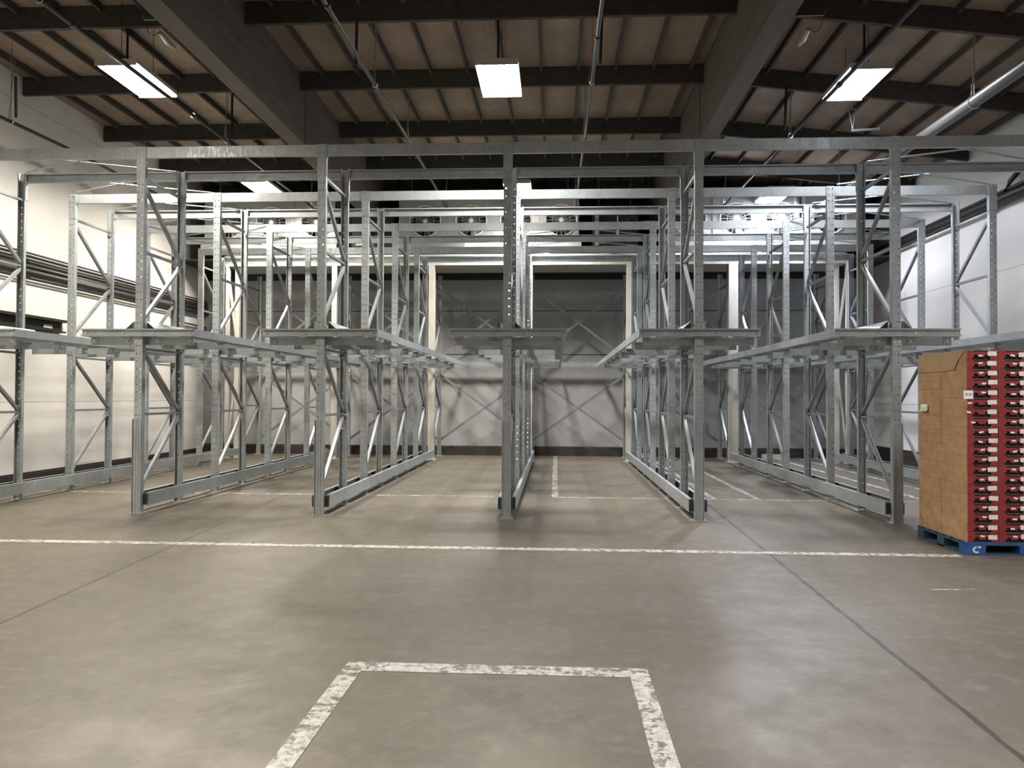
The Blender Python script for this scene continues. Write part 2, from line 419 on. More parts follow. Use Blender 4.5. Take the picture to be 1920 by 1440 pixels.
# rear bay: cream portal header and soffit
hd = empty('portal_header', (-.65, 18.7, 4.8))
tag(hd, 'long cream header beam over the rear bay on cream posts, under the fan coolers', 'beam')
MB().box(-7.65, 7.65, 0, .06, 0, .165).box(-7.65, 7.65, -.04, 0, .135, .165).build('face_beam', M['cream'], hd)
MB().box(-7.65, 7.65, .06, 1.25, .01, .05).build('soffit', M['slab'], hd)
MB().box(-7.65, 7.65, 1.25, 1.29, -.0, .185).build('rear_edge', M['dark_metal'], hd)
def portal_post(k, x, w, pair):
    r = empty('portal_post', (x, 18.7, 0))
    tag(r, f'cream painted post under the header, behind the {ROWN[k]}', 'post', 'cream posts of the rear bay')
    MB().box(-w / 2, w / 2, 0, .012, 0, 4.8).box(-w / 2, -w / 2 + .012, .012, .11, 0, 4.8).box(w / 2 - .012, w / 2, .012, .11, 0, 4.8).box(-w / 2, w / 2, .10, .112, 0, 4.8).build('column', M['cream'], r)
    MB().box(-w / 2 - .04, w / 2 + .04, -.03, .14, 0, .012).build('base_plate', M['cream'], r)
    if pair:
        s = pair
        MB().box(s - .05, s + .05, .05, .12, 0, 4.8).build('second_column', M['cream'], r)
        a = (0, .06, 4.6); b_ = (s, .09, 2.9)
        MB().bar(a, b_, .05, .07, (0, 1, 0)).bar((s, .09, 2.2), (0, .06, .15), .05, .07, (0, 1, 0)).build('slanted_strip', M['cream'], r)
for k, (x, w, pair) in enumerate([(-8.225, .08, .23), (-5.50, .13, 0), (-3.06, .15, 0), (-.63, .12, 0), (1.78, .12, 0), (4.29, .22, 0), (6.99, .08, -.24)]):
    portal_post(k, x, w, pair)

# ------------------------------------------------------------------ painted floor lines
def line(x0, y0, x1, y1, w, label, mt='paint_thin', z=.002):
    o = MB().bar((x0, y0, z), (x1, y1, z), w, .002).build('floor_line', M[mt]); tag(o, label, 'floor line', 'white lines painted on the floor'); return o
line(XL + .1, 7.84, 4.0, 7.82, .13, 'long worn white line across the floor in front of all rack rows', 'paint')
line(-8.4, 11.9, -.72, 11.9, .06, 'thin white line across the floor under the left racks')
line(-.04, 11.9, 1.75, 11.88, .06, 'thin white line across the floor, right of the middle rack row')
line(1.88, 11.87, 6.9, 11.86, .06, 'thin white line across the floor under the right racks')
line(0, 11.93, 0, 20.2, .10, 'white line running back along the bay just right of the middle rack row')
line(2.43, 11.93, 2.43, 20.1, .10, 'white line running back beside the third rack row from the right')
line(3.1, 11.93, 3.1, 20.1, .09, 'white line running back along the second bay from the right')
line(-6.65, 11.93, -6.65, 20.1, .10, 'white line running back along the leftmost bay')
line(5.65, 11.93, 5.65, 20.1, .10, 'white line running back in the rightmost bay, left one of two')
line(6.25, 11.93, 6.25, 20.1, .10, 'white line running back in the rightmost bay, right one of two')
line(3.05, 6.42, 3.42, 6.46, .03, 'short faint pale scuff on the floor in front of the blue pallet')
sq = MB()
sq.box(-1.2, .53, 4.29, 4.43, .001, .003).box(-1.2, -1.09, 2.3, 4.29, .001, .003).box(.42, .53, 2.3, 4.29, .001, .003)
tag(sq.build('floor_line', M['paint']), 'thick scuffed white three-sided box outline on the floor nearest the viewer', 'floor line', 'white lines painted on the floor')

# ------------------------------------------------------------------ upright frames
def post_mesh(h, ny, name):
    mb = MB(); w = .0525; y1 = (.075 if ny > 0 else .052) * ny; lp = .020 if ny > 0 else .010
    mb.holesheet(-w, w, .02, h, 0, ny, [-.024, .024], .1016, .009)
    mb.box(-w, -w + .003, min(.003 * ny, y1), max(.003 * ny, y1), .01, h).box(w - .003, w, min(.003 * ny, y1), max(.003 * ny, y1), .01, h)
    ya, yb = sorted((y1, y1 - .003 * ny))
    mb.box(-w + .003, -w + lp, ya, yb, .01, h).box(w - lp, w - .003, ya, yb, .01, h)
    return mb.mesh(name, M['galv'])
def bracket_mesh(h, ny):
    mb = MB(); w = .0565
    mb.holesheet(-w, w, h - .40, h, -.003 * ny, ny, [-.027, .027], .0364, .0062)
    ya, yb = sorted((0, .05 * ny))
    mb.box(-w - .003, -w, ya, yb, h - .40, h).box(w, w + .003, ya, yb, h - .40, h)
    mb.second()
    for z in (h - .03, h - .12, h - .21):
        for x in (-.027, .027):
            mb.tube([(x, -.003 * ny, z), (x, -.012 * ny, z)], .009, 6)
    return mb.mesh('splice_bracket', M['galv'], M['bolt'])
def arm_bracket_mesh(z0, z1, ny):
    ya, yb = sorted((-.007 * ny, -.001 * ny))
    mb = MB().box(-.056, .056, ya, yb, z0, z1).second()
    for x in (-.03, .03): mb.tube([(x, -.006 * ny, (z0 + z1) / 2), (x, -.015 * ny, (z0 + z1) / 2)], .009, 6)
    return mb.mesh('arm_bracket', M['galv'], M['bolt'])
def link(name, me, parent, loc=(0, 0, 0)):
    o = bpy.data.objects.new(name, me); C.objects.link(o); o.parent = parent; o.location = loc; return o
def make_frame(h, guard):
    r = empty('upright_frame')
    for ny, y in ((1, 0), (-1, PITCHY)):
        p = link('post', post_mesh(h, ny, 'post'), r, (0, y, 0))
        link('base_plate', MB().box(-.085, .085, *sorted((-.05 * ny, .11 * ny)), 0, .012).mesh('base_plate', M['galv']), p)
        link('splice_bracket', bracket_mesh(h, ny), p)
        link('arm_bracket', arm_bracket_mesh(2.21, 2.31, ny), p); link('arm_bracket', arm_bracket_mesh(2.43, 2.50, ny), p)
    def br(name, z0, z1, y0=.05, y1=PITCHY - .05, a=.042, b=.045):
        link(name, MB().ubar((0, y0, z0), (0, y1, z1), a, b, .004, (0, 0, 1), 1 if z1 > z0 else -1).mesh(name, M['galv'] if z1 > z0 else M['galv_dull_shaded']), r)  # paler steel on rising braces, darker on falling: light and shade put into colour
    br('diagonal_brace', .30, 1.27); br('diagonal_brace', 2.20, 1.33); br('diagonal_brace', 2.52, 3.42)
    br('diagonal_brace', h - .46, 3.50)
    for z in (1.30, 2.17, 3.46, h - .40): br('horizontal_brace', z, z, b=.032)
    if guard:
        g = MB().box(-.060, .060, -.012, -.007, .012, 1.24).box(-.060, -.055, -.030, -.012, .012, 1.24).box(.055, .060, -.030, -.012, .012, 1.24)
        g.box(-.020, -.012, -.018, -.012, .012, 1.24).box(.012, .020, -.018, -.012, .012, 1.24)
        link('column_guard', g.mesh('column_guard', M['galv']), r)
    return r
frame_front = make_frame(H, True); frame_plain = make_frame(H, False); frame_low = make_frame(4.76, False)
used = set()
def use(proto):
    if proto not in used:
        used.add(proto)
        KIDS[proto] = [(k, [g for g in bpy.data.objects if g.parent == k]) for k in bpy.data.objects if k.parent == proto]
        return proto
    return fast_copy(proto)
for k in range(7):
    for f in range(5):
        if f == 4 and k == 3: pass
        o = use(frame_front if f == 0 else frame_low if f == 4 else frame_plain)
        o.location = (ROWX[k], D0 + 2 * PITCHY * f + (.06 if f == 4 else 0), 0)
        nm = ['frontmost frame with column guard', 'second frame back', 'third frame back', 'fourth frame back', 'rearmost low frame'][f]
        tag(o, f'galvanized upright, {nm}, {ROWN[k]}', 'rack frame', f'upright frames of the {ROWN[k]}')

# ------------------------------------------------------------------ top tie beams
def tie_mesh(L, open_front):
    mb = MB(); t = .004
    if open_front:
        mb.box(0, L, .038, .042, 0, .14).box(0, L, 0, .038, 0, t).box(0, L, 0, .038, .14 - t, .14).box(0, L, 0, t, t, .018).box(0, L, 0, t, .122, .14 - t)
    else:
        mb.box(0, L, 0, t, 0, .145).box(0, L, t, .042, 0, t).box(0, L, t, .042, .145 - t, .145)
    return mb
TIE = {}
for j in range(8):
    for k in range(6):
        L = 2.432 - .122; key = j % 2
        if key not in TIE: TIE[key] = tie_mesh(L, key == 1).box(.0, .005, -.008, .05, -.02, .148).box(L - .005, L, -.008, .05, -.02, .148).mesh('tie_beam', M['galv'])
        r = link('tie_beam', TIE[key], None, (ROWX[k] + .061, PY[j] + (.006 if j % 2 == 0 else -.048), H - .148))
        tag(r, f'galvanized top tie beam, {ORD[j]} from the front, spanning the {BAYN[k]}', 'tie beam', f'top tie beams in line {j + 1} from the front')
# beam stubs joining the outer rows to the side walls along the front line
for x0, x1, nm in ((XL + .02, ROWX[0] - .061, 'left'), (ROWX[6] + .061, XR - .02, 'right')):
    o = MB().box(x0, x1, 0, .004, 0, .145).box(x0, x1, .004, .042, 0, .004).box(x0, x1, .004, .042, .141, .145).build('tie_beam', M['galv'], loc=(0, PY[0] + .006, H - .148))
    tag(o, f'galvanized top tie beam from the outer front post to the {nm} wall', 'tie beam')

# ------------------------------------------------------------------ bracing rods on top of the racks
def rod(p, q, label, flat=False):
    mb = MB()
    if flat: mb.bar(p, q, .005, .06, (0, 0, 1))
    else: mb.tube([p, q], .011, 8)
    o = mb.build('bracing_strap' if flat else 'bracing_rod', M['galv_dull_shaded'] if flat else M['galv']); tag(o, label, 'brace'); return o
for k in (0, 5):
    for j in range(7):
        xa, xb = ROWX[k] + .08, ROWX[k + 1] - .08
        for d, (p, q) in enumerate((((xa, PY[j] + .05, H - .01), (xb, PY[j + 1] - .05, H - .01)), ((xb, PY[j] + .05, H + .012), (xa, PY[j + 1] - .05, H + .012)))):
            rod(p, q, f'thin diagonal top rod in the {BAYN[k]}, {ORD[j]} crossing from the front, ' + ('leaning right' if d == 0 else 'leaning left'))
for j in (4, 5, 6):
    xa, xb = ROWX[3] + .08, ROWX[4] - .08
    for d, (p, q) in enumerate((((xa, PY[j] + .05, H - .01), (xb, PY[j + 1] - .05, H - .01)), ((xb, PY[j] + .05, H + .012), (xa, PY[j + 1] - .05, H + .012)))):
        rod(p, q, f'thin diagonal top rod over the bay right of centre, {ORD[j]} crossing, ' + ('leaning right' if d == 0 else 'leaning left'))
for k in range(6):
    for z0, z1, nm in ((.42, 2.12, 'lower'), (2.62, 4.40, 'upper')):
        xa, xb = ROWX[k] + .03, ROWX[k + 1] - .03
        rod((xa, 20.0695, z0), (xb, 20.0695, z1), f'flat {nm} cross strap rising right before the rear wall, {BAYN[k]}', True)
        rod((xa, 20.0755, z1), (xb, 20.0755, z0), f'flat {nm} cross strap falling right before the rear wall, {BAYN[k]}', True)

# ------------------------------------------------------------------ load arms, pallet rails, guide rails
fb = MB(); w = .755
fb.box(-w, w, .03, .034, 0, .10).box(-w, w, 0, .03, 0, .004).box(-w, w, 0, .03, .096, .10).box(-w, w, 0, .004, .004, .022).box(-w, w, 0, .004, .082, .096)
fb.second()
for x in (-.70, -.2, .21, .71): fb.tube([(x, .032, .045), (x, .018, .045)], .011, 6)
fb_me = fb.mesh('arm_beam', M['galv'], M['bolt'])
am = MB(); am.box(-.70, .70, 0, .004, 0, .10).box(-.70, .70, .004, .04, .096, .10).box(-.70, .70, .004, .04, 0, .004)
for x in (-.65, -.2, .21, .65): am.box(x - .05, x + .05, -.006, 0, .01, .10).box(x - .05, x + .05, -.05, -.006, .094, .10)
am.second()
for x in (-.65, -.2, .21, .65): am.tube([(x, -.004, .05), (x, -.016, .05)], .009, 6)
am_me = am.mesh('load_arm', M['galv'], M['bolt'])
RL = 20.2 - 9.70
def rail_mesh(s, outer):
    mb = MB()
    mb.box(*sorted((0, -s * .004)), .0, RL, 0, .10).box(*sorted((-s * .004, -s * .055)), .0, RL, .096, .10)
    if outer: mb.box(*sorted((-s * .004, -s * .03)), .0, RL, 0, .004)
    return mb.mesh('pallet_rail', M['galv'])
RM = {(s, o): rail_mesh(s, o) for s in (-1, 1) for o in (True, False)}
gm = {}
def guide_mesh(s):
    mb = MB(); L = 8.62
    mb.box(*sorted((s * .110, s * .115)), 0, L, 0, .165).box(*sorted((s * .07, s * .110)), 0, L, .160, .165).box(*sorted((s * .07, s * .110)), 0, L, 0, .005)
    mb.second()
    for j in range(8):
        y = PY[j] + (.02 if j % 2 == 0 else -.06) - 9.86
        mb.box(*sorted((s * .056, s * .112)), max(y, -.03), y + .05, .01, .15)
    return mb.mesh('guide_rail', M['galv'], M['dark_metal'])
gm = {s: guide_mesh(s) for s in (-1, 1)}
plate_me = {}
for s in (-1, 1):
    mb = MB(); n = 0
    xa, xb = s * .09, s * .20
    mb.v += [(xa, 0, .01), (xb, 0, .01), (xa, 1.3, .01), (xb, 1.3, .01), (xa, 0, .13), (xa, 1.3, .13), (xa + s * .004, 0, .13), (xa + s * .004, 1.3, .13)]
    mb = MB()
    mb.box(*sorted((xa, xa + s * .004)), 0, 1.25, 0, .10)
    mb.bar((xa, .625, .10), (xb, .625, .0), 1.25, .004, (0, 0, 1))
    plate_me[s] = mb.mesh('entry_plate', M['galv'])
SIDE = {-1: 'left', 1: 'right'}
for k in range(7):
    x = ROWX[k]
    r = link('arm_beam', fb_me, None, (x, 9.715, 2.325))
    tag(r, f'galvanized crossbeam with bolts on the front of the {ROWN[k]}', 'crossbeam', 'front crossbeams at arm level')
    for j in range(8):
        y = PY[j] + (.085 if j % 2 == 0 else -.125)
        r = link('load_arm', am_me, None, (x, y, 2.222))
        tag(r, f'galvanized load arm under the rails, {ORD[j]} from the front, {ROWN[k]}', 'load arm', f'load arms of the {ROWN[k]}')
    for q, (dx, s, o) in enumerate(((-.755, -1, True), (-.20, 1, False), (.21, -1, False), (.755, 1, True))):
        r = link('pallet_rail', RM[(s, o)], None, (x + dx, 9.755 if True else 0, 2.325))
        if o: r.location.y = 9.752
        nm = ['outer left', 'inner left', 'inner right', 'outer right'][q]
        tag(r, f'long galvanized pallet rail, {nm} of four, {ROWN[k]}', 'pallet rail', f'pallet rails of the {ROWN[k]}')
    for s in (-1, 1):
        r = link('guide_rail', gm[s], None, (x, 9.86, .10))
        tag(r, f'low galvanized guide rail along the {SIDE[s]} side of the {ROWN[k]}', 'guide rail', 'floor guide rails')
        r = link('entry_plate', plate_me[s], None, (x, 9.80, 2.4265))
        tag(r, f'bent galvanized plate behind the front post, {SIDE[s]} side, {ROWN[k]}', 'plate', 'bent plates at arm level')
o = MB().box(-8.6, 7.4, 0, .005, 0, .12).box(-8.6, 7.4, .005, .04, .115, .12).build('rear_stop_beam', M['galv'], loc=(0, 20.235, 2.36))
tag(o, 'long pale horizontal stop beam behind the pallet rails at the rear wall', 'beam')

# ------------------------------------------------------------------ ceiling light fixtures
LN = ['front row, left', 'front row, middle', 'front row, right', 'rear row, left', 'rear row, middle', 'rear row, right',
      'row above the viewer, left', 'row above the viewer, right',
      'row behind the viewer, left', 'row behind the viewer, middle', 'row behind the viewer, right']
hs = MB(); w, L = .31, 1.18
hs.box(-w, w, 0, L, .07, .11); hs.box(-w, w, -.006, 0, .012, .11).box(-w, w, L, L + .006, .012, .11)
hs.box(-w - .004, -w, 0, L, .045, .11).box(w, w + .004, 0, L, .045, .11)
hs_me = hs.mesh('housing', M['fixture'])
refl = MB()
for i in range(6):
    xc = -.25 + .1 * i
    refl.bar((xc, .01, .052), (xc, L - .01, .052), .006, .03)
refl_me = refl.mesh('louvers', M['white'])
TM = {}
for (x, y, col, pw, spread), nm in zip(LAMPS, LN):
    r = empty('high_bay_light', (x, y, 6.3))
    tag(r, f'lit tube light fixture hanging from the roof, {nm}', 'ceiling light', 'hanging tube light fixtures')
    link('housing', hs_me, r)
    tb = MB()
    for i in range(6):
        xc = -.25 + .1 * i
        tb.tube([(xc - .0, .03, .03), (xc, L - .03, .03)], .028, 8)
    link('tubes', tb.mesh('tubes', emi('lamp_glow', col, TUBE_GLOW * pw)), r)
    ld = bpy.data.lights.new('lamp_light', 'AREA'); ld.shape = 'RECTANGLE'; ld.size = .58; ld.size_y = L - .04
    ld.energy = LAMP_WATTS * pw; ld.color = col; ld.spread = math.radians(spread)
    lo = bpy.data.objects.new('lamp_light', ld); C.objects.link(lo); lo.parent = r; lo.location = (0, L / 2, -.004)
    zc = ZC - 6.3 - roof_drop(x)
    for yy in (.15, L - .15):
        link('hanger_cable', MB().tube([(0, yy, .11), (0, yy, zc)], .005, 6).mesh('hanger_cable', M['dark_metal']), r)
    link('conduit', MB().tube([(0, .3, .11), (0, .3, zc)], .018, 8).mesh('conduit', M['black']), r)

# ------------------------------------------------------------------ sprinkler and service pipes under the roof
def ceil_z(x, purlin=False): return (7.0 if purlin else ZC) - roof_drop(x)
def pipe(name, pts, r, mt, label, hangers=(), heads=(), couplings=()):
    e = empty(name); tag(e, label, 'pipe')
    MB().tube(pts, r, 14).build('tube', M[mt], e, smooth=True)
    def at(y):
        for a, b in zip(pts, pts[1:]):
            if a[1] <= y <= b[1] and b[1] > a[1]:
                t = (y - a[1]) / (b[1] - a[1]); return Vector(a).lerp(Vector(b), t)
        return Vector(pts[0])
    for y in hangers:
        p = at(y); top = ceil_z(p.x)
        h = MB().tube([(p.x, y, p.z + r), (p.x, y, top)], .007, 6).tube([(p.x - .04, y, p.z + r), (p.x + .03, y + .03, top - .3)], .006, 6).build('hanger_rod', M['bolt'], e)
        MB().ring((p.x, y, p.z), r + .008, .006).build('clamp', M['bolt'], h)
    for y in heads:
        p = at(y)
        MB().tube([(p.x, y, p.z - r + .005), (p.x, y, p.z - r - .05)], [.012, .02], 8).build('sprinkler_head', M['orange'], e)
    for y in couplings:
        p = at(y)
        MB().tube([(p.x, y - .04, p.z), (p.x, y + .04, p.z)], r + .012, 12).build('coupling', M['pipe_grey'], e)
    return e
pipe('sprinkler_pipe', [(-6.02, -6.8, 6.1), (-5.95, 8, 6.1), (-5.9, 13.2, 6.12), (-5.9, 18.75, 6.12)], .03, 'pipe_black',
     'dark pipe under the roof passing above the left lights', (8.4, 13.3, 18.1), (15.2,), (9.0, 12.1))
pipe('sprinkler_pipe', [(-2.68, -6.8, 6.1), (-2.68, 8, 6.1), (-2.62, 13.3, 6.1), (-2.62, 18.75, 6.1)], .027, 'pipe_grey',
     'shiny grey pipe under the roof, left of the middle lights', (10.95, 13.35, 18.1), (14.15, 18.5), (8.7,))
pipe('sprinkler_pipe', [(.53, -6.8, 6.08), (.52, 8, 6.08), (.50, 13.3, 6.08), (.46, 18.75, 6.08)], .025, 'pipe_grey',
     'shiny grey pipe under the roof, right of the middle lights', (10.95, 13.35, 18.1), (13.9, 18.5), (9.6,))
pipe('sprinkler_pipe', [(4.14, -6.8, 6.08), (4.12, 9, 6.08), (3.98, 16, 6.08), (3.95, 18.75, 6.08)], .03, 'pipe_black',
     'dark thin pipe under the roof passing the right lights', (13.35, 18.1), (15.2,), (11.2,))
pipe('water_main_pipe', [(5.85, -6.8, 5.72), (5.82, 10.9, 5.70), (5.78, 14.8, 5.72), (5.78, 18.5, 5.72), (5.78, 18.6, 5.8), (5.78, 18.6, 6.95)], .085, 'main',
     'thick grey steel pipe hanging at the upper right under the roof', (10.94, 15.9), (), ())
pipe('sprinkler_pipe', [(-8.93, -6.8, 6.0), (-8.9, 11.5, 6.0), (-8.8, 13.2, 6.0), (-8.8, 18.75, 6.0)], .03, 'pipe_black',
     'dark pipe under the roof beside the left wall', (11.9, 15.8), (), ())
# rigid bridging struts hanging from the purlins near the hangers
for x, y, z0, z1, lb in ((-5.85, 13.42, 6.2, 7.3, 'beside the left dark roof pipe'), (-2.9, 10.85, 6.35, 7.0, 'beside the grey roof pipe left of the middle light'),
                         (.62, 10.85, 6.3, 7.0, 'beside the grey roof pipe right of the middle light'), (3.9, 13.25, 6.15, 6.87, 'beside the thin roof pipe near the right light'),
                         (-8.75, 11.85, 6.05, 6.7, 'beside the roof pipe along the left wall')):
    o = MB().tube([(x, y, z0), (x + .02, y - .05, z1)], .022, 8).build('hanger_strut', M['black']); tag(o, f'short black strut hanging {lb}', 'strut')
# sensors on brackets next to the glulam beams
for x, y, z, s, nm in ((-4.98, 9.55, 6.42, -1, 'left'), (2.95, 9.6, 6.30, 1, 'right')):
    r = empty('roof_sensor', (x, y, z)); tag(r, f'small pale sensor with cable loop on a bent bracket by the {nm} glulam beam', 'sensor')
    MB().tube([(0, 0, .25), (0, 0, -.0), (s * .36, 0, 0), (s * .38, 0, .06)], .009, 8).build('bracket', M['galv_dull_shaded'], r)
    MB().tube([(s * .2, .1, -.12), (s * .2, .3, -.16), (s * .18, .42, -.17)], [.03, .035, .025], 10).build('sensor_body', M['evap_grey'], r)
    MB().tube([(s * .36, 0, .0), (s * .33, .05, -.14), (s * .27, .08, -.17), (s * .22, .1, -.12)], .005, 6).build('cable', M['black'], r)
r = empty('branch_pipe', (5.02, 13.0, 6.05)); tag(r, 'short galvanized pipe arm on a V hanger near the right roof light', 'pipe')
MB().tube([(-.1, 0, -.02), (.36, 0, 0)], .022, 10).build('arm', M['galv_dull_shaded'], r)
MB().tube([(-.08, 0, 0), (-.14, 0, .34)], .006, 6).tube([(-.08, 0, 0), (-.02, 0, .34)], .006, 6).tube([(-.08, 0, .33), (-.08, 0, .98)], .006, 6).tube([(-.14, 0, .34), (-.02, 0, .34)], .006, 6).build('hanger', M['galv'], r)

# ------------------------------------------------------------------ fan coolers above the rear bay
def cooler(x0, x1, fans, label, pan_label):
    y = 19.0
    r = empty('fan_cooler', ((x0 + x1) / 2, y, 5.2)); ox = (x0 + x1) / 2
    tag(r, label, 'cooler', 'fan coolers above the rear bay')
    hw = (x1 - x0) / 2
    mb = MB()
    # front panel split around fan openings: top and bottom strips and mullions, octagonal corners
    R = .37
    zc = .76
    mb.box(-hw, hw, .62, .66, .25, 1.42).box(-hw, hw, .03, .62, 1.40, 1.42).box(-hw, -hw + .03, .0, .62, .25, 1.42).box(hw - .03, hw, .0, .62, .25, 1.42)
    xs = sorted(fans); seg = [-hw] + [(a + b) / 2 - ox for a, b in zip(xs, xs[1:])] + [hw]
    for i, fx in enumerate(xs):
        c = fx - ox; a, b = seg[i], seg[i + 1]
        n = 32
        k0 = len(mb.v)
        def edge(t):
            dx, dz = math.cos(t), math.sin(t)
            tx = ((b if dx > 0 else a) - c) / dx if abs(dx) > 1e-6 else 1e9
            tz = ((1.42 if dz > 0 else .25) - zc) / dz if abs(dz) > 1e-6 else 1e9
            q = min(tx, tz); return (c + dx * q, zc + dz * q)
        ang = [2 * math.pi * i_ / n for i_ in range(n)]
        ang = sorted(set(ang + [math.atan2(zz - zc, xx - c) % (2 * math.pi) for xx in (a, b) for zz in (.25, 1.42)]))
        n = len(ang)
        for t in ang:
            ex, ez = edge(t); mb.v.append((ex, 0, ez))
        for t in ang: mb.v.append((c + R * math.cos(t), 0, zc + R * math.sin(t)))
        for t in ang: mb.v.append((c + R * math.cos(t), .3, zc + R * math.sin(t)))
        for q in range(n):
            q2 = (q + 1) % n
            mb.f.append((k0 + q, k0 + q2, k0 + n + q2, k0 + n + q)); mb.f.append((k0 + n + q, k0 + n + q2, k0 + 2 * n + q2, k0 + 2 * n + q))
        if i: mb.box(a - .012, a + .012, -.02, 0, .25, 1.42)
    mb.build('housing', M['evap'], r)
    MB().box(-hw - .03, hw + .03, -.08, .7, .0, .03).box(-hw - .03, hw + .03, -.08, -.065, .03, .23).box(-hw - .03, hw + .03, -.065, 0, .20, .23).build('drain_pan', M['evap'], r)
    for fx in fans:
        c = fx - ox
        g = MB()
        for R2 in (.39, .22): g.ring((c, -.03, zc), R2, .003 if R2 < .3 else .014, m_=5)
        for i in range(20):
            t = 2 * math.pi * i / 20; g.tube([(c + .06 * math.cos(t), -.035, zc + .06 * math.sin(t)), (c + .40 * math.cos(t), -.03, zc + .39 * math.sin(t))], .0032, 5)
        go = g.build('fan_guard', M['white'], r)
        MB().tube([(c, -.02, zc), (c, -.05, zc)], .055, 16).build('hub_cap', M['white'], go)
        f = MB()
        for i in range(5):
            t = 2 * math.pi * i / 5
            u_ = Vector((math.cos(t), 0, math.sin(t))); v_ = Vector((-math.sin(t), 0, math.cos(t)))
            ce = Vector((c, .12, zc))
            f.poly([ce + u_ * .06, ce + u_ * .34 - v_ * .10 + Vector((0, -.04, 0)), ce + u_ * .35 + v_ * .12 + Vector((0, .05, 0)), ce + u_ * .1 + v_ * .07 + Vector((0, .03, 0))])
        f.tube([(c, .08, zc), (c, .3, zc)], .07, 12)
        fo = f.build('fan', M['dark_metal'], r)
        MB().box(c - R, c + R, .31, .32, zc - R, zc + R).build('coil_backing', M['black'], r)
    for xx in (x0 + .3, x1 - .3):
        MB().tube([(xx - ox, .3, 1.42), (xx - ox, .3, ZC - 5.2 - roof_drop(xx))], .012, 8).build('hanger_rod', M['galv_dull_shaded'], r)
    if pan_label is not None:
        MB().box(pan_label - ox - .13, pan_label - ox + .13, -.086, -.081, .09, .19).build('rating_label', M['sticker_plain'], r)
    return r
cooler(-9.0, -5.55, [-8.32, -7.22, -6.06], 'long white three-fan cooler high at the rear left', -7.25)
cooler(-3.98, .6, [-3.28, -2.12, -1.0, .13], 'long white four-fan cooler high at the rear centre', -2.14)
cooler(2.75, 7.45, [3.3, 4.42, 5.52, 6.66], 'long white four-fan cooler high at the rear right', None)
for x, w, nm in ((-4.78, 1.35, 'left'), (1.48, 1.15, 'right')):
    r = empty('valve_cabinet', (x, 19.0, 5.22)); tag(r, f'dark cabinet with small slanted white lettering between coolers, {nm} one', 'cabinet', 'dark cabinets between the coolers')
    MB().box(-w / 2, w / 2, .12, .6, 0, .885).build('body', M['black'], r)
    if nm == 'right':
        for xx in (-.4, .4): MB().tube([(xx, .4, .885), (xx, .4, ZC - 5.22)], .01, 8).build('hanger_rod', M['galv_dull_shaded'], r)
    MB().box(-w / 2 + .06, -w / 2 + .16, -.02, .12, .1, .86).build('side_strip', M['evap_grey'], r)
    # illegible slanted white lettering, four stubby strokes joined along the base
    lg = MB(); bx = -.30 if nm == 'left' else -.45
    for i in range(4):
        lg.poly([(bx + .055 * i, .11, .17), (bx + .055 * i + .055, .11, .17), (bx + .055 * i + .045, .11, .205), (bx + .055 * i + .035, .11, .24), (bx + .055 * i + .018, .11, .235), (bx + .055 * i + .01, .11, .2)])
    lg.build('lettering', M['white'], r)
    MB().tube([(.05, .05, .35), (.05, .05, .52), (.05, .05, .62)], [.035, .032, .02], 10).tube([(.05, .05, .62), (.05, .05, .85)], .012, 8).build('white_valve', M['white'], r)
    MB().tube([(.3, .06, .1), (.3, .06, .8), (.4, .06, .84), (.52, .0, .8)], .018, 8).tube([(.4, .06, .3), (.4, .06, .7), (.5, .06, .75)], .012, 8).build('copper_lines', M['pipe_dark'], r)
for z, y, rr, lb in ((5.041, 18.73, .03, 'upper'), (4.988, 18.73, .022, 'lower')):
    o = MB().tube([(-8.25, y, z), (6.95, y, z)], rr, 10).build('drain_pipe', M['white_pipe'], smooth=True)
    tag(o, f'thin white drain pipe running across above the cream header, {lb} of two', 'pipe')

# ------------------------------------------------------------------ things on the side walls
for i, (z, rr, dx, mt, lb) in enumerate(((4.15, .018, .07, 'pipe_dark', 'topmost thin'), (4.085, .022, .10, 'pipe_black', 'second from top'), (4.03, .022, .07, 'pipe_grey', 'third from top'),
                                         (3.975, .024, .12, 'pipe_dark', 'fourth from top'), (3.90, .04, .09, 'pipe_grey', 'fifth from top'), (3.80, .055, .10, 'pipe_dark', 'thickest'),
                                         (3.70, .02, .07, 'pipe_grey', 'second from bottom'), (3.645, .016, .07, 'white_pipe', 'lowest pale'))):
    pts = [(XL + dx, 1.0, z), (XL + dx, 18.6, z)]
    pts += [(XL + dx, 19.0, z - (.25 if i > 5 else 0)), (XL + dx, YE - .02, z - (.27 if i > 5 else 0))]
    o = MB().tube(pts, rr, 10).build('wall_pipe', M[mt], smooth=True); tag(o, f'{lb} of the bundled pipes running along the left wall', 'pipe', 'pipes along the left wall')
r = MB().box(0, .045, -.04, .04, 0, .55).box(.03, .22, -.02, .02, .0, .015).box(.03, .2, -.02, .02, .3, .312).build('pipe_bracket', M['black'], loc=(XL, 13.3, 3.68))
tag(r, 'black upright bracket holding the pipes on the left wall', 'bracket')
r = MB().box(0, .045, -.04, .04, 0, .55).build('pipe_bracket', M['black'], loc=(XL, 17.6, 3.68)); tag(r, 'black pipe bracket farther back on the left wall', 'bracket')
r = empty('door_track', (XL, 8.0, 2.76)); tag(r, 'dark steel sliding door track on the left wall below the pipes', 'door track')
MB().box(0, .16, 0, 6.45, .20, .25).box(0, .05, 0, 6.45, .0, .20).box(.05, .13, 0, 6.45, .0, .03).build('rail', M['pipe_black'], r)
MB().box(.05, .056, 5.9, 6.15, .07, .13).build('label', M['sticker_plain'], r)
MB().box(0, .03, 0, 6.2, -.30, -.0).build('flashing', M['evap_grey'], r)
